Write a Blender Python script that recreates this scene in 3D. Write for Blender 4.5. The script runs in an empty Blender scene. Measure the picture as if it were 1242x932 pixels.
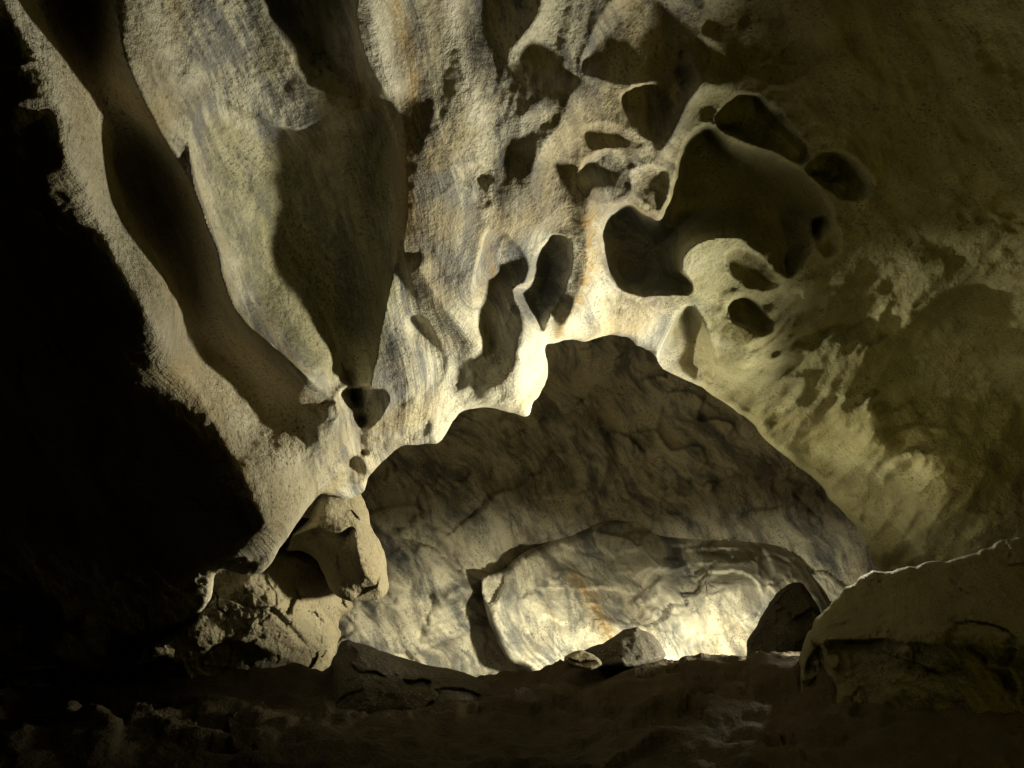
import bpy, math, random
import numpy as np

# ------------------------------------------------------------------ scene, camera
sc = bpy.context.scene
C = bpy.data.collections.new("cave"); sc.collection.children.link(C)
rad = math.radians
F, CU, CV = 1193.0, 621.0, 466.0
CAM = np.array([0.0, 0.0, 1.25]); PITCH = rad(12)
cp, sp = math.cos(PITCH), math.sin(PITCH)
FWD = np.array([0, cp, sp]); UPV = np.array([0, -sp, cp]); RGT = np.array([1.0, 0, 0])

def at(u, v, d):
    """world point seen at photo position (u, v), d metres in front of the camera"""
    u = np.asarray(u, float)[..., None]; v = np.asarray(v, float)[..., None]; d = np.asarray(d, float)[..., None]
    return CAM + d * (FWD + RGT * (u - CU) / F + UPV * (CV - v) / F)

cd = bpy.data.cameras.new("camera"); cam = bpy.data.objects.new("camera", cd); C.objects.link(cam)
cam.location = CAM; cam.rotation_euler = (rad(90) + PITCH, 0, 0)
cd.sensor_width = 36; cd.lens = 36 * F / 1242; cd.clip_start = 0.02; cd.clip_end = 200
sc.camera = cam
sc.view_settings.view_transform = 'Standard'; sc.view_settings.look = 'None'
sc.view_settings.exposure = 0; sc.view_settings.gamma = 1; sc.view_settings.use_curve_mapping = False

# ------------------------------------------------------------------ noise
_rs = np.random.RandomState(7)
_perm = np.concatenate([_rs.permutation(256)] * 3)
_grad = _rs.normal(size=(256, 3)); _grad /= np.linalg.norm(_grad, axis=1)[:, None]

def perlin(p):
    p = np.asarray(p, float); pi = np.floor(p).astype(int); f = p - pi; pi &= 255
    w = f * f * f * (f * (f * 6 - 15) + 10)
    out = 0
    for dx in (0, 1):
        for dy in (0, 1):
            for dz in (0, 1):
                h = _perm[_perm[_perm[(pi[..., 0] + dx) & 255] + ((pi[..., 1] + dy) & 255)] + ((pi[..., 2] + dz) & 255)]
                g = _grad[h]
                dd = f - np.array([dx, dy, dz])
                wt = (w[..., 0] if dx else 1 - w[..., 0]) * (w[..., 1] if dy else 1 - w[..., 1]) * (w[..., 2] if dz else 1 - w[..., 2])
                out = out + wt * (g * dd).sum(-1)
    return out * 1.5

def fbm(p, o=4, gain=.5):
    a, s, r = 1.0, 1.0, 0
    for k in range(o):
        r = r + a * perlin(p * s + 17.3 * k); a *= gain; s *= 2.03
    return r

def ridged(p, o=3):
    a, s, r = 1.0, 1.0, 0
    for k in range(o):
        r = r + a * (1 - np.abs(perlin(p * s + 9.1 * k)) * 2); a *= .5; s *= 2.1
    return r

def facets(p, seed=0, warp=.35):
    """fracture faces: every cell of a jittered lattice is a plane of its own tilt"""
    p = np.asarray(p, float); q = p + warp * np.stack([fbm(p * 1.3 + k * 31 + seed, 2) for k in range(3)], -1)
    base = np.floor(q).astype(int); best = np.full(q.shape[:-1], 1e9); out = np.zeros(q.shape[:-1])
    for dx in (-1, 0, 1):
        for dy in (-1, 0, 1):
            for dz in (-1, 0, 1):
                c = base + np.array([dx, dy, dz]); cc = (c + seed) & 255
                h = _perm[_perm[_perm[cc[..., 0]] + cc[..., 1]] + cc[..., 2]]
                ctr = c + .5 + .45 * _grad[h]; d = q - ctr; r2 = (d * d).sum(-1)
                val = (d * _grad[(h + 91) & 255]).sum(-1) + .35 * _grad[(h + 17) & 255][..., 0]
                k = r2 < best; best = np.where(k, r2, best); out = np.where(k, val, out)
    return out

# ------------------------------------------------------------------ outlines
def smooth(pts, n=6, closed=False):
    """Catmull-Rom through the points"""
    P = np.array(pts, float); m = len(P); out = []
    for i in range(m if closed else m - 1):
        if closed: a, b, c, d = P[(i - 1) % m], P[i], P[(i + 1) % m], P[(i + 2) % m]
        else: a, b, c, d = P[max(i - 1, 0)], P[i], P[i + 1], P[min(i + 2, m - 1)]
        for k in range(n):
            t = k / n
            out.append(.5 * ((2 * b) + (c - a) * t + (2 * a - 5 * b + 4 * c - d) * t * t + (3 * b - a - 3 * c + d) * t ** 3))
    if not closed: out.append(P[-1])
    return np.array(out)

def rough(P, amp, freq=.06, seed=0, closed=True):
    """ragged rock edge"""
    Q = np.concatenate([P, np.full((len(P), 1), seed * 3.7)], 1)
    n1 = fbm(Q * np.array([freq, freq, 1]), 3); n2 = fbm(Q * np.array([freq, freq, 1]) + 50, 3)
    return P + amp * np.stack([n1, n2], 1)

def segdist(u, v, P, closed=False):
    """distance to polyline, side (cross product), arc fraction, nearest point"""
    best = np.full(u.shape, 1e18); side = np.zeros(u.shape); tt = np.zeros(u.shape)
    nx = np.zeros(u.shape); ny = np.zeros(u.shape)
    m = len(P) if closed else len(P) - 1
    L = np.linalg.norm(np.roll(P, -1, 0)[:m] - P[:m], axis=1); S = np.concatenate([[0], np.cumsum(L)]); T = S[-1]
    for i in range(m):
        a = P[i]; b = P[(i + 1) % len(P)]; d = b - a; l2 = d @ d
        if l2 < 1e-12: continue
        t = np.clip(((u - a[0]) * d[0] + (v - a[1]) * d[1]) / l2, 0, 1)
        qx = a[0] + t * d[0]; qy = a[1] + t * d[1]
        q = (u - qx) ** 2 + (v - qy) ** 2
        k = q < best
        best = np.where(k, q, best); nx = np.where(k, qx, nx); ny = np.where(k, qy, ny)
        cr = d[0] * (v - a[1]) - d[1] * (u - a[0])
        side = np.where(k, np.sign(cr), side); tt = np.where(k, (S[i] + t * L[i]) / T, tt)
    return np.sqrt(best), side, tt, nx, ny

def inside(u, v, P):
    c = np.zeros(u.shape, bool)
    for i in range(len(P)):
        x1, y1 = P[i]; x2, y2 = P[(i + 1) % len(P)]
        if y1 == y2: continue
        k = ((y1 > v) != (y2 > v)) & (u < (x2 - x1) * (v - y1) / (y2 - y1) + x1)
        c ^= k
    return c

def sstep(a, b, x):
    t = np.clip((x - a) / (b - a), 0, 1); return t * t * (3 - 2 * t)

class Relief:
    """depth of a rock face over (u, v); features are ridges, hollows and bulges with their own height in metres"""
    def __init__(s, u, v, d): s.u, s.v, s.d = u, v, d.copy()
    def _box(s, P, pad):
        lo = P.min(0) - pad; hi = P.max(0) + pad
        return (s.u > lo[0]) & (s.u < hi[0]) & (s.v > lo[1]) & (s.v < hi[1])
    def ridge(s, pts, h, wl, wr, p=1.6, ends=.12):
        """h metres towards the viewer; wl / wr fall-off to the viewer's left / right of a line running down"""
        P = smooth(pts); k = s._box(P, 3 * max(wl, wr)); u, v = s.u[k], s.v[k]
        d, sd, t, _, _ = segdist(u, v, P)
        w = np.where(sd > 0, wl, wr).astype(float)
        if np.ndim(h): h = np.interp(t, np.linspace(0, 1, len(h)), h)
        e = sstep(0, ends, t) * sstep(0, ends, 1 - t) if ends else 1
        s.d[k] -= h * e * np.exp(-(d / w) ** p)
    def pit(s, pts, h, w, rim=0, rw=8, tilt=(0, 0), soft=0):
        """hollow h metres deep inside the outline, reaching it over w px, with a raised rim"""
        P = rough(smooth(pts, closed=True), 2.6, .045, h * 100); k = s._box(P, 3 * rw + 4 + 2 * soft); u, v = s.u[k], s.v[k]
        d, _, _, _, _ = segdist(u, v, P, True); ins = inside(u, v, P)
        sd = np.where(ins, d, -d) + soft
        c = P.mean(0); R = max(np.ptp(P[:, 0]), np.ptp(P[:, 1])) / 2
        tl = 1 + tilt[0] * (u - c[0]) / R + tilt[1] * (v - c[1]) / R
        s.d[k] += np.where(sd > 0, h * tl * (1 - np.exp(-np.maximum(sd, 0) / (w * np.clip(1 + 1.0 * ((u - c[0]) + (v - c[1])) / R, .2, 3.2)))), 0)
        if rim: s.d[k] -= rim * np.exp(-(np.where(sd > 0, sd * 2.5, -sd) / rw) ** 1.5)
    def bulge(s, c, r, h, p=2.0, ang=0):
        ca, sa = math.cos(rad(ang)), math.sin(rad(ang))
        x = ((s.u - c[0]) * ca + (s.v - c[1]) * sa) / r[0]; y = (-(s.u - c[0]) * sa + (s.v - c[1]) * ca) / r[1]
        s.d -= h * np.exp(-((x * x + y * y) ** (p / 2)))

def spline_base(ctrl, u, v):
    """thin-plate surface through (u, v, depth) control points"""
    c = np.array(ctrl, float); X = c[:, :2] / 500; n = len(X)
    def phi(r2): return np.where(r2 > 1e-12, r2 * np.log(np.maximum(r2, 1e-12)), 0)
    K = phi(((X[:, None] - X[None]) ** 2).sum(-1)) + np.eye(n) * 1e-3
    Pm = np.concatenate([np.ones((n, 1)), X], 1)
    A = np.block([[K, Pm], [Pm.T, np.zeros((3, 3))]])
    w = np.linalg.solve(A, np.concatenate([c[:, 2], np.zeros(3)]))
    x = u / 500; y = v / 500; r = w[n] + w[n + 1] * x + w[n + 2] * y
    for i in range(n): r = r + w[i] * phi((x - X[i, 0]) ** 2 + (y - X[i, 1]) ** 2)
    return r

# ------------------------------------------------------------------ meshes
def tag(o, label=None, cat=None, group=None, kind=None):
    for k, x in (("label", label), ("category", cat), ("group", group), ("kind", kind)):
        if x: o[k] = x
    return o

def mesh_object(name, V, faces, mat, attrs=None, normals=None, parent=None):
    V = np.asarray(V, float)
    base = np.array([(V[:, 0].min() + V[:, 0].max()) / 2, (V[:, 1].min() + V[:, 1].max()) / 2, V[:, 2].min()])
    me = bpy.data.meshes.new(name)
    faces = np.asarray(faces); nf, k = faces.shape
    me.vertices.add(len(V)); me.vertices.foreach_set("co", (V - base).astype(np.float32).ravel())
    me.loops.add(nf * k); me.loops.foreach_set("vertex_index", faces.astype(np.int32).ravel())
    me.polygons.add(nf); me.polygons.foreach_set("loop_start", np.arange(0, nf * k, k, dtype=np.int32))
    me.update(calc_edges=True); me.validate()
    me.polygons.foreach_set("use_smooth", np.ones(len(me.polygons), bool))
    for an, av in (attrs or {}).items():
        a = me.attributes.new(an, 'FLOAT_VECTOR', 'POINT')
        a.data.foreach_set("vector", np.asarray(av, np.float32).ravel())
    me.materials.append(mat)
    o = bpy.data.objects.new(name, me); C.objects.link(o); o.location = base
    if parent: o.parent = parent
    return o

def sheet(poly, step, depth_fn, rounding=(8, .12), skirt=((.10, 3), (.35, 14), (.8, 40)), flow_fn=None, disp=None, pad=0):
    """rock face inside an outline, its edge rolled over and carried back into the rock.  Returns V, faces, attrs, (u,v) per vertex"""
    poly = np.asarray(poly, float)
    lo = poly.min(0) - 2 * step; hi = poly.max(0) + 2 * step
    gu = np.arange(lo[0], hi[0] + step, step); gv = np.arange(lo[1], hi[1] + step, step)
    U, Vv = np.meshgrid(gu, gv); nv, nu = U.shape
    ins = inside(U, Vv, poly)
    fm = ins[:-1, :-1] | ins[1:, :-1] | ins[:-1, 1:] | ins[1:, 1:]
    used = np.zeros_like(ins); used[:-1, :-1] |= fm; used[1:, :-1] |= fm; used[:-1, 1:] |= fm; used[1:, 1:] |= fm
    out = used & ~ins
    _, _, _, nx, ny = segdist(U[out], Vv[out], poly, True)
    U[out], Vv[out] = nx, ny
    idx = np.full(U.shape, -1); idx[used] = np.arange(used.sum())
    u, v = U[used], Vv[used]
    ii, jj = np.nonzero(fm)
    F4 = np.stack([idx[ii, jj], idx[ii + 1, jj], idx[ii + 1, jj + 1], idx[ii, jj + 1]], 1)
    # boundary distance (near the edge only matters)
    dist = segdist(u, v, poly, True)[0]
    d = depth_fn(u, v)
    w, h = rounding
    x = np.clip(dist / w, 0, 1); d = d + h * (1 - np.sqrt(np.clip(1 - (1 - x) ** 2, 0, 1)))
    P = at(u, v, d)
    if disp is not None:
        d = d + disp(P, u, v) * (0.25 + .75 * sstep(0, w * 1.2, dist)); P = at(u, v, d)
    # boundary loop edges
    e = np.concatenate([F4[:, [0, 1]], F4[:, [1, 2]], F4[:, [2, 3]], F4[:, [3, 0]]])
    key = np.minimum(e[:, 0], e[:, 1]) * (len(u) + 1) + np.maximum(e[:, 0], e[:, 1])
    _, first, cnt = np.unique(key, return_index=True, return_counts=True)
    be = e[first[cnt == 1]]
    bv = np.unique(be); loc = np.full(len(u), -1); loc[bv] = np.arange(len(bv))
    cen = np.array([u[bv].mean(), v[bv].mean()])
    # inward direction from nearest interior: use gradient of the centroid direction blended with local normal
    nrm = np.zeros((len(bv), 2))
    for a, b in be:
        t = np.array([u[b] - u[a], v[b] - v[a]]); n2 = np.array([-t[1], t[0]]); nrm[loc[a]] += n2; nrm[loc[b]] += n2
    ln = np.linalg.norm(nrm, axis=1); nrm /= np.maximum(ln, 1e-9)[:, None]
    test = inside(u[bv] + nrm[:, 0] * 3, v[bv] + nrm[:, 1] * 3, poly); nrm[~test] *= -1
    Vs = [P]; Fs = [F4]; prev = bv; n0 = len(u); us, vs, ds = [u], [v], [d]
    for (dd, sh) in skirt:
        uu = u[bv] + nrm[:, 0] * sh; vv = v[bv] + nrm[:, 1] * sh; d2 = d[bv] + dd
        Vs.append(at(uu, vv, d2)); us.append(u[bv]); vs.append(v[bv]); ds.append(d2)
        new = n0 + np.arange(len(bv)); cur = np.full(len(u), -1); cur[bv] = new
        pm = np.full(len(u), -1); pm[bv] = prev
        Fs.append(np.stack([be[:, 1] * 0 + pm[be[:, 1]], pm[be[:, 0]], cur[be[:, 0]], cur[be[:, 1]]], 1))
        prev = new; n0 += len(bv)
    V3 = np.concatenate(Vs); F3 = np.concatenate(Fs)
    uu = np.concatenate(us); vv = np.concatenate(vs); dd = np.concatenate(ds)
    return V3, F3, uu, vv, dd

# ------------------------------------------------------------------ materials
class NT:
    def __init__(s, m): s.t = m.node_tree; s.t.nodes.clear()
    def n(s, typ, **kw):
        x = s.t.nodes.new(typ)
        ins = kw.pop('ins', {})
        for k, val in kw.items(): setattr(x, k, val)
        for k, val in ins.items():
            if isinstance(val, bpy.types.NodeSocket): s.t.links.new(val, x.inputs[k])
            else: x.inputs[k].default_value = val
        return x
    def math(s, op, a, b=0.0, clamp=False):
        return s.n('ShaderNodeMath', operation=op, use_clamp=clamp, ins={0: a, 1: b}).outputs[0]
    def mix(s, f, a, b, bt='MIX'):
        x = s.n('ShaderNodeMix', data_type='RGBA', blend_type=bt, ins={0: f, 6: a, 7: b}); return x.outputs[2]
    def ramp(s, f, stops):
        x = s.n('ShaderNodeValToRGB', ins={0: f}); r = x.color_ramp
        while len(r.elements) < len(stops): r.elements.new(.5)
        for e, (p, c) in zip(r.elements, stops): e.position = p; e.color = (*c, 1) if len(c) == 3 else c
        return x.outputs[0]
    def rng(s, f, a, b, c=0.0, d=1.0):
        return s.n('ShaderNodeMapRange', interpolation_type='SMOOTHSTEP', ins={0: f, 1: a, 2: b, 3: c, 4: d}).outputs[0]
    def noise(s, vec, scale, detail=4, rough=.55, dist=0.0):
        return s.n('ShaderNodeTexNoise', ins={'Vector': vec, 'Scale': scale, 'Detail': detail, 'Roughness': rough, 'Distortion': dist}).outputs[0]

def rock_material(name, pale, grey, warm, band=1.0, bandlo=.42, bandhi=.62, grain=1.0, bump=1.0, rough=.85, spec=.25, mottle=.5, dark=(.05, .045, .03), stretch=.13, fscale=5.0, alt=None, glint=.35, crack=0.0, fine=.3, dist=.35):
    """weathered marble: bands follow the 'flow' attribute (x across, y along the bedding, z ochre vein), grain is sugary"""
    m = bpy.data.materials.new(name); m.use_nodes = True; T = NT(m)
    out = T.n('ShaderNodeOutputMaterial'); b = T.n('ShaderNodeBsdfPrincipled')
    T.t.links.new(b.outputs[0], out.inputs[0])
    geo = T.n('ShaderNodeNewGeometry'); pos = geo.outputs['Position']
    at_ = T.n('ShaderNodeAttribute', attribute_name='flow'); fv = at_.outputs['Vector']
    at2 = T.n('ShaderNodeAttribute', attribute_name='vein'); vv = T.n('ShaderNodeSeparateXYZ', ins={0: at2.outputs['Vector']})
    fl = T.n('ShaderNodeVectorMath', operation='MULTIPLY', ins={0: fv, 1: (1.0, stretch, stretch)}).outputs[0]
    b1 = T.noise(fl, fscale, 6, .65, dist); b2 = T.noise(fl, fscale * 4.4, 5, .65)
    band_f = T.math('ADD', T.math('MULTIPLY', b1, 1 - fine), T.math('MULTIPLY', b2, fine))
    f = T.rng(band_f, bandlo, bandhi)
    f = T.math('MULTIPLY', f, band)
    cols = [(*pale, 1), (*grey, 1), (*warm, 1)]
    if alt:   # second palette, laid in by the 'tone' attribute (olive rock, greened to the hue of shade)
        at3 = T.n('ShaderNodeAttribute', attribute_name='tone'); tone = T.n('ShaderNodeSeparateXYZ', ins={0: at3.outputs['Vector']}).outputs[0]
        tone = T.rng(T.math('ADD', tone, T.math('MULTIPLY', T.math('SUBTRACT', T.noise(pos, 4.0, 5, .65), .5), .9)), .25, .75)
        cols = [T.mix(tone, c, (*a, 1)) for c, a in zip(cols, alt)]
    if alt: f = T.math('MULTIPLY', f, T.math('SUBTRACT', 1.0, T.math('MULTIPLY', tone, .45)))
    col = T.mix(f, cols[0], cols[1])
    big = T.noise(pos, 2.3, 5, .6, .4)
    col = T.mix(T.math('MULTIPLY', T.rng(big, .42, .68), mottle), col, cols[2])
    # fine grain of dark specks
    g1 = T.noise(pos, 95.0 * grain, 3, .7); g2 = T.noise(pos, 34.0 * grain, 4, .65)
    sp_ = T.rng(g1, .52, .66)
    patch = T.rng(T.noise(pos, 6.0, 3, .5), .35, .65, .22, .8)
    col = T.mix(T.math('MULTIPLY', sp_, patch), col, (*dark, 1))
    col = T.mix(T.math('MULTIPLY', T.rng(T.noise(pos, 120.0 * grain, 2, .6), .58, .7), glint), col, T.mix(.5, col, (.8, .78, .68, 1)))
    # ochre and dark veins
    vn = T.rng(T.noise(T.n('ShaderNodeVectorMath', operation='MULTIPLY', ins={0: fv, 1: (1, .35, 1)}).outputs[0], 55, 3, .7), .40, .60)
    col = T.mix(T.math('MULTIPLY', vv.outputs[0], T.math('ADD', T.math('MULTIPLY', vn, .75), .15), True), col, (.36, .225, .06, 1))
    col = T.mix(T.math('MULTIPLY', vv.outputs[1], T.math('ADD', T.math('MULTIPLY', vn, .7), .2), True), col, (.10, .105, .11, 1))
    col = T.mix(T.math('MULTIPLY', vv.outputs[2], T.math('ADD', T.math('MULTIPLY', vn, -.3), .95), True), col, (.74, .71, .60, 1))
    T.t.links.new(col, b.inputs['Base Color'])
    b.inputs['Roughness'].default_value = rough; b.inputs['Specular IOR Level'].default_value = spec
    g3 = T.noise(pos, 210.0 * grain, 2, .6)
    h = T.math('ADD', T.math('MULTIPLY', g2, .010), T.math('MULTIPLY', g1, .0045))
    h = T.math('ADD', h, T.math('MULTIPLY', g3, .0022))
    h = T.math('ADD', h, T.math('MULTIPLY', T.noise(fl, 40.0, 4, .6), .006))
    if crack:
        cv = T.n('ShaderNodeVectorMath', operation='ADD', ins={0: T.n('ShaderNodeVectorMath', operation='MULTIPLY', ins={0: fv, 1: (2.6, .8, 1)}).outputs[0], 1: T.n('ShaderNodeVectorMath', operation='MULTIPLY', ins={0: T.n('ShaderNodeTexNoise', ins={'Vector': pos, 'Scale': 3.5, 'Detail': 5}).outputs[1], 1: (.9, .9, .9)}).outputs[0]}).outputs[0]
        ce = T.n('ShaderNodeTexVoronoi', feature='DISTANCE_TO_EDGE', ins={'Vector': cv, 'Scale': 1.3}).outputs[0]
        cm = T.math('MULTIPLY', T.rng(ce, 0.0, .022, 1.0, 0.0), T.rng(T.noise(pos, 2.7, 3), .5, .64))
        col = T.mix(T.math('MULTIPLY', cm, crack), col, (.05, .042, .03, 1)); T.t.links.new(col, b.inputs['Base Color'])
        h = T.math('SUBTRACT', h, T.math('MULTIPLY', cm, .012))
    bp = T.n('ShaderNodeBump', ins={'Strength': bump, 'Distance': 1.0, 'Height': h})
    T.t.links.new(bp.outputs[0], b.inputs['Normal'])
    return m

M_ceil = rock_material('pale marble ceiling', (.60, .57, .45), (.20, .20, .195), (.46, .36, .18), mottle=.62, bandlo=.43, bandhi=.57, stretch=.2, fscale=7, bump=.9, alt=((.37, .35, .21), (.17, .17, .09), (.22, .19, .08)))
M_rib = rock_material('grainy marble rib', (.64, .59, .45), (.30, .28, .22), (.46, .35, .17), grain=.9, bump=1.3)
M_vault = rock_material('olive weathered limestone', (.36, .33, .20), (.20, .19, .12), (.22, .19, .09), bump=1.2)
M_back = rock_material('polished banded marble', (.68, .64, .52), (.13, .135, .14), (.40, .32, .19), band=.95, bandlo=.42, bandhi=.60, stretch=.27, fscale=6.5, grain=.8, fine=.28, crack=.25, dist=.2, bump=.6, rough=.8, spec=.2, mottle=.35)
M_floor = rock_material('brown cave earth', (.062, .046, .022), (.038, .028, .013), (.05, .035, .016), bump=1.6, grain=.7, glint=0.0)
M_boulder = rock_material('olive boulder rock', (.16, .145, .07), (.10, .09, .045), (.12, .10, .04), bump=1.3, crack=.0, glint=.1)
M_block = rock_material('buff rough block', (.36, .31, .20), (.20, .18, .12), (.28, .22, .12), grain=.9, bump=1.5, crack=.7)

M_dark = rock_material('dark cave rock', (.07, .06, .04), (.05, .04, .03), (.05, .04, .02))  # even dark colour shared by the rear wall and floor rocks

def grain_disp(amp=1.0):
    def f(P, u, v):
        return amp * (.030 * fbm(P * 3.2 + 5, 3) + .010 * fbm(P * 14, 3) + .0035 * fbm(P * 60, 2))
    return f

# ------------------------------------------------------------------ the cave roof: one relief, cut into the masses it is made of
STEP = 2.0
LIP = [(1600, 860), (1300, 770), (1150, 722), (1090, 706), (1065, 690), (1048, 650), (1012, 610), (985, 580), (938, 542), (910, 512), (872, 484), (838, 464),
       (806, 448), (793, 432), (787, 426), (775, 420), (757, 409), (735, 407), (710, 414), (690, 412), (674, 416), (662, 421), (664, 452), (656, 478), (648, 488), (640, 504),
       (625, 502), (600, 496), (572, 496), (556, 503), (545, 518), (534, 535), (515, 539), (490, 540), (478, 547), (462, 562), (447, 580), (440, 598),
       (420, 606), (398, 600), (385, 602), (352, 648), (322, 690), (300, 697), (264, 692), (258, 720), (240, 750), (205, 775), (175, 786), (120, 762), (60, 732), (0, 720), (-330, 700)]
lipc = rough(smooth(LIP, 5), 2.2, .05, 3)
roof_poly = np.concatenate([[(-330, -330), (1600, -330)], lipc])

CTRL = [(20, 30, 2.22), (100, 200, 2.43), (200, 400, 2.85), (320, 650, 3.40), (0, 400, 3.25), (0, 150, 2.2), (-100, 100, 2.2), (0, 270, 2.62), (-60, 230, 2.6), (0, 600, 3.75), (150, 600, 3.65), (150, 760, 4.1), (-300, 500, 4.3), (-300, 0, 2.5), (260, 690, 3.75),
        (150, 200, 2.72), (250, 420, 3.28), (330, 560, 3.45), (200, 150, 2.6), (300, 390, 3.05), (390, 475, 3.35), (350, 300, 3.1), (450, 60, 2.55), (490, 250, 2.95), (540, 440, 3.7),
        (600, 0, 2.72), (600, 250, 3.1), (620, 450, 3.85), (540, 520, 4.0), (440, 580, 3.9), (740, 400, 4.0), (790, 415, 4.15), (720, 200, 3.15), (850, 100, 3.22), (850, 250, 3.5),
        (900, 400, 4.2), (860, 470, 4.5), (1000, 580, 5.0), (1060, 690, 5.3), (1130, 600, 4.7), (1200, 640, 4.9), (1240, 500, 4.55), (1240, 300, 3.65), (1240, 0, 2.7), (1600, 300, 3.1),
        (1600, 700, 4.9), (600, -300, 1.9), (0, -300, 2.1), (1240, -300, 2.1), (1600, -300, 2.1)]

def roof_depth(u, v):
    r = Relief(u, v, spline_base(CTRL, u, v))
    # great rib on the left
    r.ridge([(-80, -160), (-10, -20), (40, 60), (72, 120), (97, 190), (122, 270), (152, 335), (190, 400), (237, 475), (283, 555), (312, 615), (342, 665)], [.3, .3, .3, .3, .3, .32, .36, .38, .38, .3], 95, 75, 1.5, .04)
    r.ridge([(110, -160), (138, 0), (152, 70), (190, 150), (235, 230), (262, 300), (270, 338), (290, 382), (340, 427), (402, 478)], [.06, .10, .18, .28, .32, .32, .30, .28, .26, .2], 26, 50, 1.3, .05)
    r.ridge([(60, -160), (86, -20), (108, 60), (130, 130), (166, 200), (208, 300), (260, 400), (318, 490), (350, 560)], [-.13, -.15, -.15, -.14, -.12, -.12, -.17, -.18, -.12], 46, 46, 2.2, .08)
    r.ridge([(-60, 60), (-20, 120), (15, 185), (60, 255), (92, 300)], .02, 34, 24)
    r.bulge((205, 60), (55, 90), .04, 2, 20); r.bulge((30, 215), (26, 50), .05, 2, -30); r.bulge((235, 95), (18, 30), .05)
    r.ridge([(60, 120), (40, 180), (20, 250)], -.05, 25, 25)
    # alcove behind its sharp left edge
    alc = [(232, 150), (262, 122), (300, 138), (330, 150), (365, 156), (400, 141), (440, 133), (484, 138), (487, 180), (488, 250), (480, 310), (468, 370), (456, 430), (448, 480), (434, 496), (404, 482), (342, 430), (292, 384), (272, 338), (264, 300), (237, 230)]
    r.pit(alc, .20, 12, .0, 7, (-.1, .85))
    r.ridge([(233, 150), (237, 228), (264, 300), (272, 336), (292, 382), (342, 428), (402, 479)], .045, 7, 4, 2)
    r.bulge((350, 300), (40, 150), .05, 2, -28); r.ridge([(385, 160), (368, 190), (378, 235), (410, 300), (450, 360)], .018, 30, 40)
    r.pit([(492, 388), (508, 382), (528, 404), (543, 440), (536, 466), (518, 462), (504, 436)], .09, 12)
    r.bulge((500, 440), (30, 40), .10, 2, -30)
    r.pit([(408, 478), (440, 468), (470, 478), (462, 505), (440, 520), (418, 508)], .14, 10, .02, 6)
    # dark hollow above the alcove
    r.pit([(300, -60), (425, -60), (432, 20), (440, 70), (462, 112), (420, 118), (370, 100), (350, 60), (320, 10)], .16, 40)
    # central drapery
    r.ridge([(415, -160), (430, 0), (440, 60), (465, 110), (488, 150), (494, 250), (490, 300), (503, 350), (536, 412), (549, 455)], [.12, .12, .12, .10, .08, .07, .05, .03, .02, .02], 10, 60, 1.2, .05)
    r.ridge([(445, -100), (458, 50), (482, 125)], .05, 22, 22)
    r.ridge([(515, -100), (520, 0), (530, 120), (540, 220)], -.005, 28, 22)
    r.ridge([(545, -100), (550, 0), (555, 60), (572, 110), (590, 152)], .02, 30, 30); r.bulge((522, 80), (30, 100), .03)
    r.pit([(565, -60), (610, -60), (622, 10), (615, 45), (590, 60), (568, 30)], .04, 22)
    r.ridge([(668, -80), (656, 10), (636, 40), (619, 65), (621, 88), (646, 116), (670, 147)], .075, 36, 16, 1.3)
    r.ridge([(700, 92), (682, 145), (657, 180), (645, 218), (653, 252), (672, 284)], .075, 36, 16, 1.3)
    r.pit([(556, 215), (562, 202), (577, 198), (592, 205), (600, 218), (592, 230), (596, 246), (585, 256), (570, 248), (572, 234)], .035, 11, .005, 8)
    r.bulge((622, 245), (26, 34), .07); r.bulge((548, 185), (40, 60), .05)
    r.pit([(585, 292), (602, 280), (628, 296), (640, 322), (634, 345), (618, 372), (604, 425), (590, 436), (577, 405), (574, 350)], .085, 18, .006, 9)
    r.ridge([(500, 310), (522, 350), (556, 398), (590, 428)], .06, 20, 14); r.ridge([(562, 330), (560, 365), (575, 410), (600, 445)], .03, 26, 12)
    r.pit([(622, 355), (640, 338), (648, 312), (671, 285), (690, 292), (691, 330), (681, 356), (668, 378), (657, 402), (640, 388)], .17, 13, .012, 7)
    r.bulge((632, 430), (24, 60), .16, 2, 8); r.bulge((598, 468), (34, 28), .08)
    r.pit([(632, 425), (650, 412), (660, 430), (655, 450), (640, 452)], .06, 8)
    r.bulge((500, 500), (50, 26), .10, 2, -20); r.pit([(480, 527), (500, 518), (520, 508), (522, 525), (505, 536), (485, 536)], .07, 6)
    r.bulge((405, 535), (26, 50), .12); r.pit([(415, 560), (432, 553), (445, 566), (440, 585), (422, 588), (410, 576)], .14, 8, .02, 5)
    r.ridge([(440, 500), (436, 530), (440, 556)], -.08, 8, 8)
    # column and shelf
    r.ridge([(722, 205), (712, 262), (712, 325), (692, 380), (668, 418)], .13, 24, 22, 1.5)
    r.bulge((735, 392), (60, 20), .10, 2, 0); r.ridge([(668, 415), (720, 392), (780, 402), (800, 400)], -.015, 6, 6); r.ridge([(700, 378), (745, 368), (800, 375), (835, 360)], .03, 14, 12)
    # honeycomb of solution pockets
    r.pit([(700, 215), (708, 194), (735, 181), (760, 190), (770, 208), (762, 235), (735, 247), (710, 240)], 0.088, 19, 0.007, 9, (-.2, -.2))
    r.pit([(753, 115), (780, 103), (806, 110), (820, 130), (816, 150), (797, 172), (772, 160), (757, 140)], 0.088, 19, 0.009, 9, (-.2, -.3))
    r.pit([(766, 208), (785, 202), (806, 205), (812, 225), (801, 256), (786, 250), (770, 232)], 0.062, 15, 0.007, 6)
    r.pit([(702, 165), (712, 150), (740, 150), (775, 165), (780, 180), (755, 178), (720, 182)], 0.040, 19, 0.004, 7)
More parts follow.
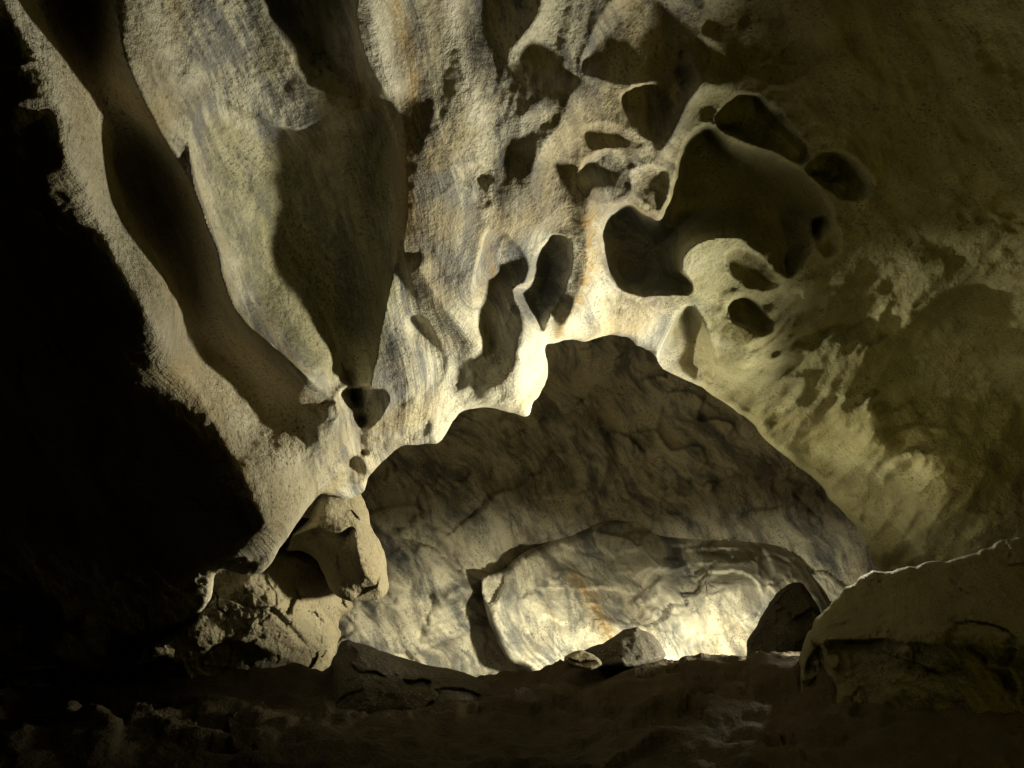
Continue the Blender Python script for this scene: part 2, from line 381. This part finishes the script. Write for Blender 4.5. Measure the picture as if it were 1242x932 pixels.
    big = [(728, 290), (732, 264), (755, 246), (785, 258), (801, 264), (815, 228), (824, 190), (843, 157), (864, 152), (890, 170), (930, 184), (962, 198), (985, 217), (1004, 240), (1014, 262), (996, 290), (975, 320), (955, 338), (935, 322), (915, 302), (890, 288), (858, 290), (834, 304), (826, 322), (838, 352), (800, 358), (762, 356), (736, 332)]
    r.pit(big, .50, 20, .008, 8, (-.35, -.25))
    r.pit([(880, 312), (893, 301), (914, 307), (934, 328), (946, 346), (926, 353), (900, 346), (885, 332)], 0.135, 11, 0.009, 8)
    r.pit([(885, 366), (903, 360), (925, 374), (940, 398), (925, 408), (900, 396), (886, 385)], 0.171, 9, 0.018, 9)
    r.pit([(796, 440), (812, 398), (830, 370), (848, 380), (864, 420), (868, 452), (850, 475), (815, 470)], 0.265, 11, 0.013, 7)
    r.pit([(978, 208), (990, 188), (1014, 183), (1040, 195), (1062, 222), (1046, 246), (1012, 236)], 0.171, 15, 0.022, 10, (-.5, -.2))
    r.pit([(982, 270), (1000, 262), (1020, 280), (1018, 305), (1000, 312), (988, 295)], 0.078, 9, 0.013, 8, (-.4, 0))
    r.pit([(868, 150), (880, 122), (910, 114), (940, 130), (965, 155), (984, 182), (970, 200), (935, 182), (895, 168)], 0.124, 15, 0.018, 9, (-.4, -.2))
    r.pit([(705, 85), (720, 40), (746, 0), (800, -20), (845, 30), (862, 75), (838, 110), (800, 98), (750, 100)], 0.071, 33, 0.013, 12, (-.2, 0))
    r.pit([(850, 30), (880, -30), (960, -30), (1005, 20), (1010, 60), (960, 100), (915, 95), (888, 80), (870, 50)], 0.063, 39, 0.010, 12, (-.3, 0))
    r.bulge((872, 105), (26, 18), .10); r.ridge([(832, 60), (848, 100), (832, 128), (815, 165), (795, 195)], .06, 10, 10)
    # knobs on the right-hand vault
    for c, rr, h in (((915, 455), (34, 36), .15), ((912, 410), (30, 28), .11), ((975, 440), (42, 36), .11), ((1015, 490), (44, 38), .12), ((1035, 425), (44, 26), .09), ((965, 500), (30, 30), .10), ((1050, 540), (30, 50), .06), ((985, 355), (60, 34), .07), ((930, 520), (24, 22), .05)):
        r.bulge(c, rr, h, 2.6)
    r.ridge([(1040, 505), (1068, 535), (1095, 580), (1140, 620), (1176, 650)], .03, 30, 18, 1.3); r.bulge((1150, 570), (50, 60), .05, 2, -30)
    r.ridge([(1150, 300), (1112, 385), (1075, 445), (1058, 482), (1066, 520), (1085, 560)], .06, 60, 34, 1.6)
    r.pit([(1060, 485), (1075, 445), (1110, 388), (1180, 340), (1290, 360), (1330, 600), (1230, 640), (1180, 560), (1090, 550)], .22, 105)
    return r.d

def roof_disp(P, u, v):
    flow = np.stack([(u - .42 * v) * .003 * 5, (v + .4 * u) * .003 * .8, 0 * u], -1)
    mid = sstep(380, 470, u) * sstep(1000, 700, u); low = np.maximum(sstep(430, 520, v) * sstep(720, 600, u), 1 - mid)
    fl2 = np.stack([(u - .10 * v + 26 * np.sin(v / 62. + u / 140.)) * .017, v * .0032, 0 * u + .4], -1)
    s = .022 * fbm(P * 2.6 + 5, 2) + .014 * fbm(flow + .3 * P, 3) + (.0035 + .002 * low) * fbm(P * 13, 3) + .0022 * fbm(P * 30, 2) + .018 * sstep(410, 480, v) * sstep(360, 400, u) * sstep(680, 640, u) * fbm(P * 9 + 2, 3) + (.0010 + .0014 * low) * fbm(P * 55, 2)
    s = s - mid * (.012 * (ridged(fl2, 2) - .8) + .035 * fbm(fl2 * np.array([.75, 1.6, 1]) + 7, 2, .4))
    s = s + .014 * np.exp(-(((u - 1215) / 60) ** 2 + ((v - 265) / 55) ** 2)) * np.sign(fbm(P * 11, 2)) * np.abs(fbm(P * 11, 2)) ** .4
    # scalloping grows to the right, coarse crumbly rock on the rib's shaded flank
    right = sstep(640, 1000, u)
    vr = sstep(840, 900, u) * sstep(300, 380, v) * (1 - sstep(1060, 1230, u - .5 * np.maximum(v - 560, 0)))
    rp = np.stack([(u - .9 * v) * .011, (v + .9 * u) * .021, 0 * u + .2], -1)
    s = s - vr * (.035 * (ridged(rp, 2) - .8) + .02 * fbm(rp * 2.2, 2))
    s = s - right * (.04 *  (ridged(P * 2.6 + 2, 2) - .9) * .6 + .012 * fbm(P * 7.5, 2))
    crumb = sstep(60, -60, u - np.interp(v, [-300, 0, 200, 400, 660, 800], [-40, 10, 70, 150, 310, 380]))
    s = s + crumb * (.006 * fbm(P * 12, 3) + .03 * fbm(P * 3, 2) + .022 * facets(P * 5, 77)) + sstep(440, 520, v) * sstep(700, 520, u) * .008 * fbm(P * 16 + 3, 3, .65)
    return s

def flow_roof(u, v, P):
    k = np.interp(u, [-300, 420, 540, 640, 1000, 1600], [.48, .46, .14, .15, .6, .7])
    w = .10 * fbm(P * 1.7, 2)
    return np.stack([(u - k * v) * .0030 + w, (v + k * u) * .0030, 0 * u], -1)

def line_mask(u, v, pts, w, n=.25, seed=0):
    d, _, t, _, _ = segdist(u, v, smooth(pts))
    x = np.stack([u * .05, v * .02, 0 * u + seed], -1)
    return np.clip(np.exp(-(d / (w * (1 + n * 2 * perlin(x)))) ** 2), 0, 1) * sstep(0, .06, t) * sstep(0, .12, 1 - t)

def vein_roof(u, v, P):
    o = line_mask(u, v, [(472, -40), (478, 0), (499, 70), (503, 110), (500, 150), (497, 205), (499, 262), (505, 305)], 9)
    o = np.maximum(o, line_mask(u, v, [(712, 250), (714, 290), (712, 325), (700, 360), (690, 385)], 8, seed=3))
    o = np.maximum(o, .8 * line_mask(u, v, [(690, 372), (680, 395), (676, 414)], 6, seed=4)); o = np.maximum(o, .7 * line_mask(u, v, [(590, 290), (596, 320), (600, 345)], 6, seed=5))
    o = np.maximum(o, .35 * line_mask(u, v, [(150, 330), (230, 470), (300, 600)], 16, seed=8))
    dk = .8 * line_mask(u, v, [(492, -40), (510, 60), (520, 90), (512, 150), (507, 220), (512, 300), (520, 330)], 11, seed=6)
    dk = np.maximum(dk, line_mask(u, v, [(600, 130), (607, 170), (612, 215)], 11, seed=7))
    dk = np.maximum(dk, .8 * line_mask(u, v, [(625, 60), (650, 105), (672, 140)], 16, seed=9)); dk = np.maximum(dk, .7 * line_mask(u, v, [(648, 195), (655, 235), (672, 285)], 12, seed=10))
    dk = np.maximum(dk, .7 * line_mask(u, v, [(585, -30), (580, 40), (590, 90)], 18, seed=11)); dk = np.maximum(dk, .7 * line_mask(u, v, [(620, 230), (632, 270)], 12, seed=12))
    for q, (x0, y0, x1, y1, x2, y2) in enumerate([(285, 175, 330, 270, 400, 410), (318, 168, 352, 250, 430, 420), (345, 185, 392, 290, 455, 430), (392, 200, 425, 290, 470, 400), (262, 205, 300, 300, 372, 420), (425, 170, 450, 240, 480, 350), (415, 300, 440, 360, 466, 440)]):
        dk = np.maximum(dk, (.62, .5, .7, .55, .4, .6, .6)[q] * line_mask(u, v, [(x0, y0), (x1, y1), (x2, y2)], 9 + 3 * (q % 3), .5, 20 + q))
    wh = line_mask(u, v, [(437, -40), (446, 0), (460, 60), (482, 125)], 15, seed=13)
    wh = np.maximum(wh, line_mask(u, v, [(548, -40), (553, 60), (575, 120), (590, 165)], 12, seed=14)); wh = np.maximum(wh, .8 * line_mask(u, v, [(175, -40), (200, 60), (245, 110)], 18, seed=15))
    wh = np.maximum(wh, .7 * line_mask(u, v, [(0, -20), (60, 90), (110, 250), (170, 370), (220, 450)], 14, seed=16)); wh = np.maximum(wh, .5 * line_mask(u, v, [(612, 120), (640, 160), (630, 190)], 18, seed=17))
    wh = np.maximum(wh, .6 * line_mask(u, v, [(628, 380), (630, 440), (640, 470)], 12, seed=18))
    return np.stack([o, dk, wh], -1)

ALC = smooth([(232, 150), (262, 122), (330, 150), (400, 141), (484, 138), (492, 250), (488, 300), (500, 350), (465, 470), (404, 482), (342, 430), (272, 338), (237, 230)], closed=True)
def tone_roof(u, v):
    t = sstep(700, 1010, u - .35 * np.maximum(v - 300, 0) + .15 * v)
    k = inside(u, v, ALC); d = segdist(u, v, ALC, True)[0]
    t = np.maximum(t, np.where(k, .62 * sstep(0, 30, d), 0)); t = np.maximum(t, .5 * sstep(470, 300, u) * sstep(420, 330, u) * sstep(140, 60, v) * sstep(280, 330, u))  # alcove tone also tones down its strongly lit panel: shade in the colour
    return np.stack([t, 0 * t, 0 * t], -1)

V, Fc, uu, vv, dd = sheet(roof_poly, STEP, roof_depth, (10, .10), ((.12, 2), (.40, 10), (1.0, 30)), disp=roof_disp)

def vertex_normals(V, Fc):
    a = V[Fc[:, 2]] - V[Fc[:, 0]]; b = V[Fc[:, 3]] - V[Fc[:, 1]]; n = np.cross(a, b); N = np.zeros_like(V)
    for k in range(4): np.add.at(N, Fc[:, k], n)
    return N / np.maximum(np.linalg.norm(N, axis=1), 1e-12)[:, None]

def split_sheet(V, Fc, uu, vv, region_fn, specs, flow_fn, vein_fn, tone_fn):
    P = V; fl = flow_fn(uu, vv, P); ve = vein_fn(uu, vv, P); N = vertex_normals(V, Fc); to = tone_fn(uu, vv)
    reg = region_fn(uu[Fc].mean(1), vv[Fc].mean(1)); objs = []
    for i, (name, mat) in enumerate(specs):
        f = Fc[reg == i]; used = np.unique(f); m = np.full(len(V), -1); m[used] = np.arange(len(used))
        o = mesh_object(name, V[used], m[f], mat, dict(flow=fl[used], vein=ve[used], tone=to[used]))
        try: o.data.normals_split_custom_set_from_vertices([tuple(x) for x in N[used]])
        except Exception as e: print("normals", e)
        objs.append(o)
    return objs

RIBLINE = smooth([(120, -400), (138, 0), (152, 70), (190, 150), (235, 230), (262, 300), (270, 338), (290, 382), (340, 427), (372, 470), (372, 520), (386, 600), (386, 900)])
VAULTLINE = smooth([(1010, -400), (1010, 60), (985, 120), (1000, 180), (1040, 260), (1000, 320), (955, 345), (905, 352), (872, 365), (862, 420), (850, 470), (840, 600)])
def roof_region(u, v):
    rx = np.interp(v, RIBLINE[:, 1], RIBLINE[:, 0])
    r = np.ones(len(u), int); r[u < rx] = 0
    d, s, t, _, _ = segdist(u, v, VAULTLINE); r[(s < 0) & (u > 700)] = 2
    return r
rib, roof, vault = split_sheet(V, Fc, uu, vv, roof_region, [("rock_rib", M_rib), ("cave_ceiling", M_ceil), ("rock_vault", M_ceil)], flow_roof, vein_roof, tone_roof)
tag(rib, "long bright rock rib slanting down the left side with its black unlit flank", "rock rib")
tag(roof, "pale rippled marble ceiling with solution pockets and a ragged hanging lip", "cave ceiling", kind="structure")
tag(vault, "olive knobbly rock vault on the right curving down to the dark boulder", "rock vault")

# ------------------------------------------------------------------ single rocks
def rock(name, pts, ctrl, mat, step=2.0, rounding=(30, .18), skirt=((.15, 3), (.35, 12), (.6, 40)), feats=None, amp=1.0, ragged=2.0, seed=1, flow=(1.0, .6), disp=None, vein=None, n=5):
    poly = rough(smooth(pts, n, True), ragged, .06, seed)
    def dfn(u, v):
        r = Relief(u, v, spline_base(ctrl, u, v))
        if feats: feats(r)
        return r.d
    V, Fc, uu, vv, dd = sheet(poly, step, dfn, rounding, skirt, disp=disp or grain_disp(amp))
    k = flow[1]
    fl = np.stack([(uu * flow[0] - k * vv) * .003 + .1 * fbm(V * 1.7, 2), (vv * flow[0] + k * uu) * .003, 0 * uu], -1)
    ve = vein(uu, vv) if vein else np.zeros((len(V), 3))
    return mesh_object(name, V, Fc, mat, dict(flow=fl, vein=ve))

# knob hanging under the ceiling lip
def f_knob(r):
    r.ridge([(425, 580), (432, 620), (438, 660), (462, 715)], .12, 30, 22, 1.3, 0)
    r.pit([(346, 660), (385, 640), (405, 645), (428, 640), (432, 662), (440, 690), (462, 722), (440, 740), (400, 740), (360, 710)], .16, 14)
    r.bulge((400, 610), (18, 20), .05)
def block_disp(P, u, v): return .045 * facets(P * 3.6, 3) + .008 * facets(P * 11, 9) + .010 * fbm(P * 12, 3) + .005 * fbm(P * 50, 2)
o = rock("hanging_rock", [(384, 604), (398, 590), (418, 584), (434, 590), (446, 620), (451, 640), (464, 662), (470, 690), (471, 712), (462, 726), (440, 729), (421, 729), (402, 716), (392, 696), (382, 678), (366, 668), (347, 668), (356, 648), (374, 630)],
         [(390, 600, 3.95), (440, 600, 4.2), (350, 660, 3.9), (420, 660, 3.95), (468, 690, 4.35), (462, 720, 4.3), (420, 725, 4.05), (390, 690, 4.0)], M_block, 1.2, (12, .10), feats=f_knob, seed=4, disp=lambda P, u, v: .6 * block_disp(P, u, v))
tag(o, "pointed rock knob hanging below the ceiling, bright on its right side and shadowed underneath", "hanging rock")

def f_block(r):
    r.ridge([(290, 690), (330, 730), (370, 775), (400, 800)], .10, 26, 40, 1.4)
    r.ridge([(325, 735), (350, 760), (372, 785)], -.03, 4, 4, 2)
    r.pit([(255, 785), (290, 776), (330, 792), (372, 815), (330, 832), (270, 828), (240, 808)], .10, 16)
    r.bulge((240, 770), (30, 14), .05)
o = rock("rock_block", [(240, 660), (300, 680), (352, 668), (384, 676), (398, 700), (424, 724), (428, 738), (414, 750), (412, 778), (404, 800), (386, 820), (360, 824), (330, 830), (300, 836), (268, 858), (246, 852), (228, 832), (214, 808), (184, 802), (180, 782), (206, 770), (236, 744), (250, 700)],
         [(250, 690, 4.0), (320, 690, 4.15), (420, 730, 4.6), (350, 760, 4.2), (405, 800, 4.55), (200, 790, 3.95), (260, 850, 4.0), (300, 780, 4.05)], M_block, 1.3, (12, .12), feats=f_block, seed=6, disp=block_disp, ragged=3.5)
tag(o, "broad buff boulder wedged under the hanging knob with a dark hollow along its foot", "boulder")

def f_dim(r):
    r.ridge([(60, 710), (80, 760), (60, 800)], .08, 8, 30); r.ridge([(110, 740), (100, 770), (130, 800)], .06, 8, 20); r.ridge([(0, 740), (60, 760), (160, 790)], -.05, 6, 10)
o = rock("rubble_rock", [(-80, 690), (0, 700), (60, 706), (112, 738), (150, 760), (172, 782), (166, 803), (120, 814), (60, 808), (0, 815), (-80, 820)],
         [(-60, 700, 4.3), (100, 740, 4.1), (160, 790, 4.2), (40, 800, 4.1), (-60, 800, 4.2)], M_block, 2, (14, .1), feats=f_dim, seed=9, disp=lambda P, u, v: .10 * facets(P * 2.6, 33) + .02 * fbm(P * 8, 3))
tag(o, "dim angular rock low on the far left beneath the black flank", "rock")

# ------------------------------------------------------------------ back chamber
BCTRL = [(200, 380, 6.0), (700, 380, 5.9), (1250, 380, 6.2), (450, 600, 6.8), (700, 560, 7.2), (1000, 600, 7.1), (840, 600, 7.05), (600, 760, 7.0), (450, 760, 6.6), (850, 760, 7.2), (1100, 760, 6.6), (200, 800, 6.4), (1250, 800, 6.4), (700, 470, 6.9), (950, 500, 6.8)]
def back_depth(u, v):
    r = Relief(u, v, spline_base(BCTRL, u, v))
    r.ridge([(722, 490), (735, 560), (722, 600), (680, 640), (630, 665)], .22, 40, 9, 1.4)
    r.ridge([(612, 672), (590, 702), (560, 722), (520, 728)], .10, 20, 8, 1.4)
    r.bulge((540, 640), (120, 90), .25, 2, -30); r.bulge((500, 720), (60, 40), .15)
    r.ridge([(455, 690), (490, 715), (530, 726)], -.06, 8, 8)
    for k in range(7): r.ridge([(500 + k * 6, 792 - k * 11), (545 + k * 5, 775 - k * 11), (592, 750 - k * 9)], .05, 4, 6, 1.5)
    return r.d
def back_disp(P, u, v):
    fl = np.stack([(u - .7 * v) * .022, (v + .7 * u) * .004, 0 * u + .7], -1)
    return .06 * fbm(P * 1.3 + 3, 3) - .014 * (ridged(fl + .4 * P, 3) - .8) + .09 * facets(P * 1.5, 5, .5) + .03 * facets(P * 4.5, 6, .5) + .012 * fbm(P * 6, 3) + .003 * fbm(P * 30, 2)
def sheet_object(name, poly, dfn, mat, step, disp, rounding=(4, .01), skirt=((.2, 0),), k=.7, warp=.13, vein=None):
    V, Fc, uu, vv, dd = sheet(poly, step, dfn, rounding, skirt, disp=disp)
    fl = np.stack([(uu - k * vv) * .0045 + warp * fbm(V * 1.1, 3), (vv + k * uu) * .0045, 0 * uu], -1)
    ve = vein(uu, vv) if vein else np.zeros((len(V), 3))
    return mesh_object(name, V, Fc, mat, dict(flow=fl, vein=ve))
o = sheet_object("chamber_wall", [(330, 360), (1330, 360), (1330, 880), (420, 880), (400, 800), (340, 640)], back_depth, M_back, 2.4, back_disp)
tag(o, "grey streaked marble wall at the back of the low chamber, dark towards its roof", "rock wall")

def f_slab(r):
    r.ridge([(770, 640), (790, 690), (820, 740), (840, 780)], .10, 30, 12, 1.4); r.ridge([(680, 680), (720, 740), (745, 790)], .06, 20, 14, 1.4)
    r.bulge((900, 710), (50, 40), .15); r.pit([(925, 665), (940, 690), (930, 720), (936, 735), (922, 700)], .05, 5)
    r.ridge([(640, 715), (668, 760), (690, 790)], .05, 14, 10); r.ridge([(590, 700), (660, 655), (720, 640), (800, 625)], .12, 24, 24)
def v_slab(u, v):
    o = line_mask(u, v, [(690, 690), (715, 725), (735, 765), (750, 790)], 9, seed=2); o = np.maximum(o, .8 * line_mask(u, v, [(800, 690), (822, 735), (842, 778)], 4, seed=3))
    o = np.maximum(o, .6 * line_mask(u, v, [(655, 730), (680, 760)], 3, seed=4))
    d = .6 * line_mask(u, v, [(700, 660), (740, 720), (760, 770)], 12, seed=5); d = np.maximum(d, .6 * line_mask(u, v, [(620, 700), (650, 760), (665, 790)], 10, seed=6))
    w = line_mask(u, v, [(775, 645), (800, 700), (835, 760), (850, 785)], 12, seed=7); w = np.maximum(w, .8 * line_mask(u, v, [(860, 690), (905, 700), (940, 690)], 26, seed=8))
    return np.stack([o, d, w], -1)
o = rock("marble_slab", [(584, 704), (592, 697), (612, 690), (640, 668), (690, 650), (740, 622), (800, 596), (860, 592), (910, 620), (950, 655), (985, 700), (1010, 760), (1010, 830), (700, 830), (640, 812), (612, 796), (598, 764), (588, 735)],
         [(590, 700, 6.5), (620, 790, 6.3), (800, 600, 7.6), (690, 650, 7.15), (760, 780, 6.3), (900, 620, 7.6), (960, 670, 7.1), (900, 700, 6.7), (1000, 740, 6.7), (900, 800, 6.5)], M_back, 2, (10, .15), ((.1, 2), (.5, 12)), f_slab, seed=11, flow=(1.2, .75), disp=back_disp, vein=v_slab, n=4)
tag(o, "brightly lit white and ochre streaked marble slab at the foot of the back chamber", "marble slab")

# ------------------------------------------------------------------ floor
def floor():
    th = np.linspace(-48, 48, 620); r = 0.5 * (26 ** np.linspace(0, 1, 430))
    T_, R_ = np.meshgrid(np.radians(th), r); X = R_ * np.sin(T_); Y = R_ * np.cos(T_)
    # height along the way in: a rising bank of earth, its brow where the chamber floor drops away behind
    z = np.interp(R_, [.5, 1.5, 2.2, 3, 3.8, 4.3, 4.8, 5.3, 6.2, 8, 13], [.05, .25, .46, .72, .92, .99, .92, .74, .62, .5, .5])
    z = z - .11 * sstep(.55, -.35, X) * sstep(3.5, 4.1, R_) - .02 * np.cos(X * 2.2)
    P = np.stack([X, Y, 0 * X], -1)
    z = z + .07 * fbm(P * 1.3 + 9, 4) + .022 * ridged(P * 2.6, 3) - .02 + .03 * facets(P * 3, 8) + .02 * fbm(P * 7, 3) + .006 * fbm(P * 26, 3)
    z -= sstep(2.6, 1.6, R_) * .1
    V = np.stack([X, Y, z], -1).reshape(-1, 3); nv, nu = X.shape
    i = np.arange(nv * nu).reshape(nv, nu)
    Fq = np.stack([i[:-1, :-1], i[:-1, 1:], i[1:, 1:], i[1:, :-1]], -1).reshape(-1, 4)
    fl = np.stack([V[:, 0], V[:, 1] * .5, V[:, 2]], -1)
    o = mesh_object("cave_floor", V, Fq, M_floor, dict(flow=fl, vein=np.zeros((len(V), 3))))
    tag(o, "uneven brown earth floor rising towards the back chamber", "cave floor", kind="structure")
floor()

def boulder_disp(P, u, v): return .03 * facets(P * 2.1, 12) + .008 * facets(P * 7, 2) + .03 * fbm(P * 1.6, 3) - .03 * (ridged(P * 2.2 + 4, 3) - .8) + .010 * fbm(P * 11, 3) + .004 * fbm(P * 45, 2)
def f_b(r):
    r.ridge([(1500, 775), (1242, 772), (1150, 768), (1060, 762), (990, 780)], .12, 26, 60, 1.4, .02)
    r.pit([(985, 790), (1060, 775), (1150, 782), (1300, 788), (1520, 790), (1560, 1120), (1000, 1120), (975, 900)], .05, 30)
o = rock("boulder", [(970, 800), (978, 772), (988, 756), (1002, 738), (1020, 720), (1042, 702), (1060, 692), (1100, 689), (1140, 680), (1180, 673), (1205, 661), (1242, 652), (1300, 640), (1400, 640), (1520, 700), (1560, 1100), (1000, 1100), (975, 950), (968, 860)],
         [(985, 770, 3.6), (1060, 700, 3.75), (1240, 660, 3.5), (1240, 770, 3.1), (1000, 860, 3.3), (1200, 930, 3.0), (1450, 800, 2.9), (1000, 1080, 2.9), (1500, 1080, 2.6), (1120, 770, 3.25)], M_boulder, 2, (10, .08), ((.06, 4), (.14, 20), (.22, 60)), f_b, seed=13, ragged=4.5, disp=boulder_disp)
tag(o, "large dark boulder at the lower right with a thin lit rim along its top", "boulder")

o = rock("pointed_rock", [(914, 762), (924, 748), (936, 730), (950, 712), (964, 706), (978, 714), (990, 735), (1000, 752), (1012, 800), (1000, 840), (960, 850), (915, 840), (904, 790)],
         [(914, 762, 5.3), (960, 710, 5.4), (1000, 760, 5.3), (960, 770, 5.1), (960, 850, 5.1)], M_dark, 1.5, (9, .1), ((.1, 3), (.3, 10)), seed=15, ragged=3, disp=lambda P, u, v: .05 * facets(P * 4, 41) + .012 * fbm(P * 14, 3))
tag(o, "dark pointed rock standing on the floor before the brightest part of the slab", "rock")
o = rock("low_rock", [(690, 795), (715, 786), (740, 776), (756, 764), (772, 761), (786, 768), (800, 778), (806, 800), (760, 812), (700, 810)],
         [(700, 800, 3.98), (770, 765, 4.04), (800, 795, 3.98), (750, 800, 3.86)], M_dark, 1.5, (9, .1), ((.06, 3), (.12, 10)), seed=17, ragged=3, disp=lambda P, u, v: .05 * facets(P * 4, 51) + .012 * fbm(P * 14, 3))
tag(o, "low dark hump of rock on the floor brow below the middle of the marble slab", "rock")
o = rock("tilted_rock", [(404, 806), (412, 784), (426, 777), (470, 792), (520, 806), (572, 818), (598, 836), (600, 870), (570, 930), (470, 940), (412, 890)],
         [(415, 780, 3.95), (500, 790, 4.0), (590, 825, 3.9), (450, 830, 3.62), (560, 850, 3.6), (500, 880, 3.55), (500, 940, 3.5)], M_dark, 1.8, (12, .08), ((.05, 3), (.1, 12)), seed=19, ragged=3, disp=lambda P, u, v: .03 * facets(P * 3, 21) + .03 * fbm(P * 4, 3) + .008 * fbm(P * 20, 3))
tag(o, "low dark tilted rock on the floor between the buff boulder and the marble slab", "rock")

o = rock("flat_stone", [(684, 800), (696, 790), (710, 789), (724, 797), (730, 806), (716, 812), (698, 810)],
         [(690, 800, 3.74), (710, 792, 3.78), (726, 804, 3.74), (705, 810, 3.7)], M_block, 1.0, (5, .04), ((.04, 1), (.08, 4)), seed=23, ragged=1.5, disp=lambda P, u, v: .02 * facets(P * 9, 61) + .004 * fbm(P * 30, 2))
tag(o, "small pale flat stone lying on the floor in front of the low dark hump", "stone")

# ------------------------------------------------------------------ the rest of the cave round the camera
def rear():
    th = np.radians(np.linspace(95, 445, 160)); ph = np.radians(np.linspace(-60, 88, 80))
    T_, Ph = np.meshgrid(np.radians(np.linspace(38, 322, 160)), ph)
    D = np.stack([np.sin(T_) * np.cos(Ph), np.cos(T_) * np.cos(Ph), np.sin(Ph)], -1)
    R_ = 4.3 + .5 * fbm(D * 2.2, 3) + .15 * fbm(D * 8, 2)
    V = (D * R_[..., None] * np.array([1, 1, .72]) + np.array([0, .2, 1.2])).reshape(-1, 3); nv, nu = T_.shape
    i = np.arange(nv * nu).reshape(nv, nu); Fq = np.stack([i[:-1, :-1], i[:-1, 1:], i[1:, 1:], i[1:, :-1]], -1).reshape(-1, 4)
    o = mesh_object("cave_wall", V, Fq, M_dark, dict(flow=V, vein=np.zeros((len(V), 3))))
    tag(o, "rough rock wall of the cave behind the viewer", "cave wall", kind="structure")
rear()

# ------------------------------------------------------------------ cave lamps and added lights
w = bpy.data.worlds.new("World"); sc.world = w; w.use_nodes = True
w.node_tree.nodes["Background"].inputs[0].default_value = (.02, .017, .008, 1); w.node_tree.nodes["Background"].inputs[1].default_value = 0.05

def spot(name, pos, target, power, angle, blend, col, size=.03):
    l = bpy.data.lights.new(name, 'SPOT'); l.energy = power; l.spot_size = rad(angle); l.spot_blend = blend; l.color = col; l.shadow_soft_size = size
    o = bpy.data.objects.new(name, l); C.objects.link(o); o.location = pos
    from mathutils import Vector
    o.rotation_euler = (Vector(target) - Vector(pos)).to_track_quat('-Z', 'Y').to_euler()
    return o
WARM = (1.0, .925, .64)
K = at(1180, 742, 4.16)
spot("floor_lamp", K, K + np.array([-1.0, -.34, .05]), 570, 106, .75, (1.0, .935, .70), .14)
spot("added_vault_light", at(450, 690, 4.9), at(985, 450, 4.5), 185, 36, .5, WARM)  # added light, rakes the vault from behind the hanging knob
spot("arch_lamp", at(875, 776, 4.5), at(1080, 570, 4.8), 12, 70, .8, WARM)
spot("chamber_lamp", at(740, 784, 4.9), at(640, 920, 6.0), 270, 110, 1.0, WARM)
spot("slab_lamp", at(890, 782, 5.45), at(900, 880, 6.5), 125, 116, 1.0, WARM)
spot("added_rim_light", at(1040, 660, 4.6), at(1150, 685, 3.7), 60, 90, .6, WARM)  # added light for the boulder's top edge, hung in open air
l = bpy.data.lights.new("amber_fill", 'POINT'); l.energy = 7.5; l.color = (1, .80, .14); l.shadow_soft_size = .25  # added fill beside the frame, stands in for warm bounce
o = bpy.data.objects.new("amber_fill", l); C.objects.link(o); o.location = (2.0, 2.0, 1.25)
sc.render.engine = 'CYCLES'
sc.cycles.use_denoising = True; sc.cycles.max_bounces = 8; sc.cycles.diffuse_bounces = 8
sc.cycles.sample_clamp_indirect = 4
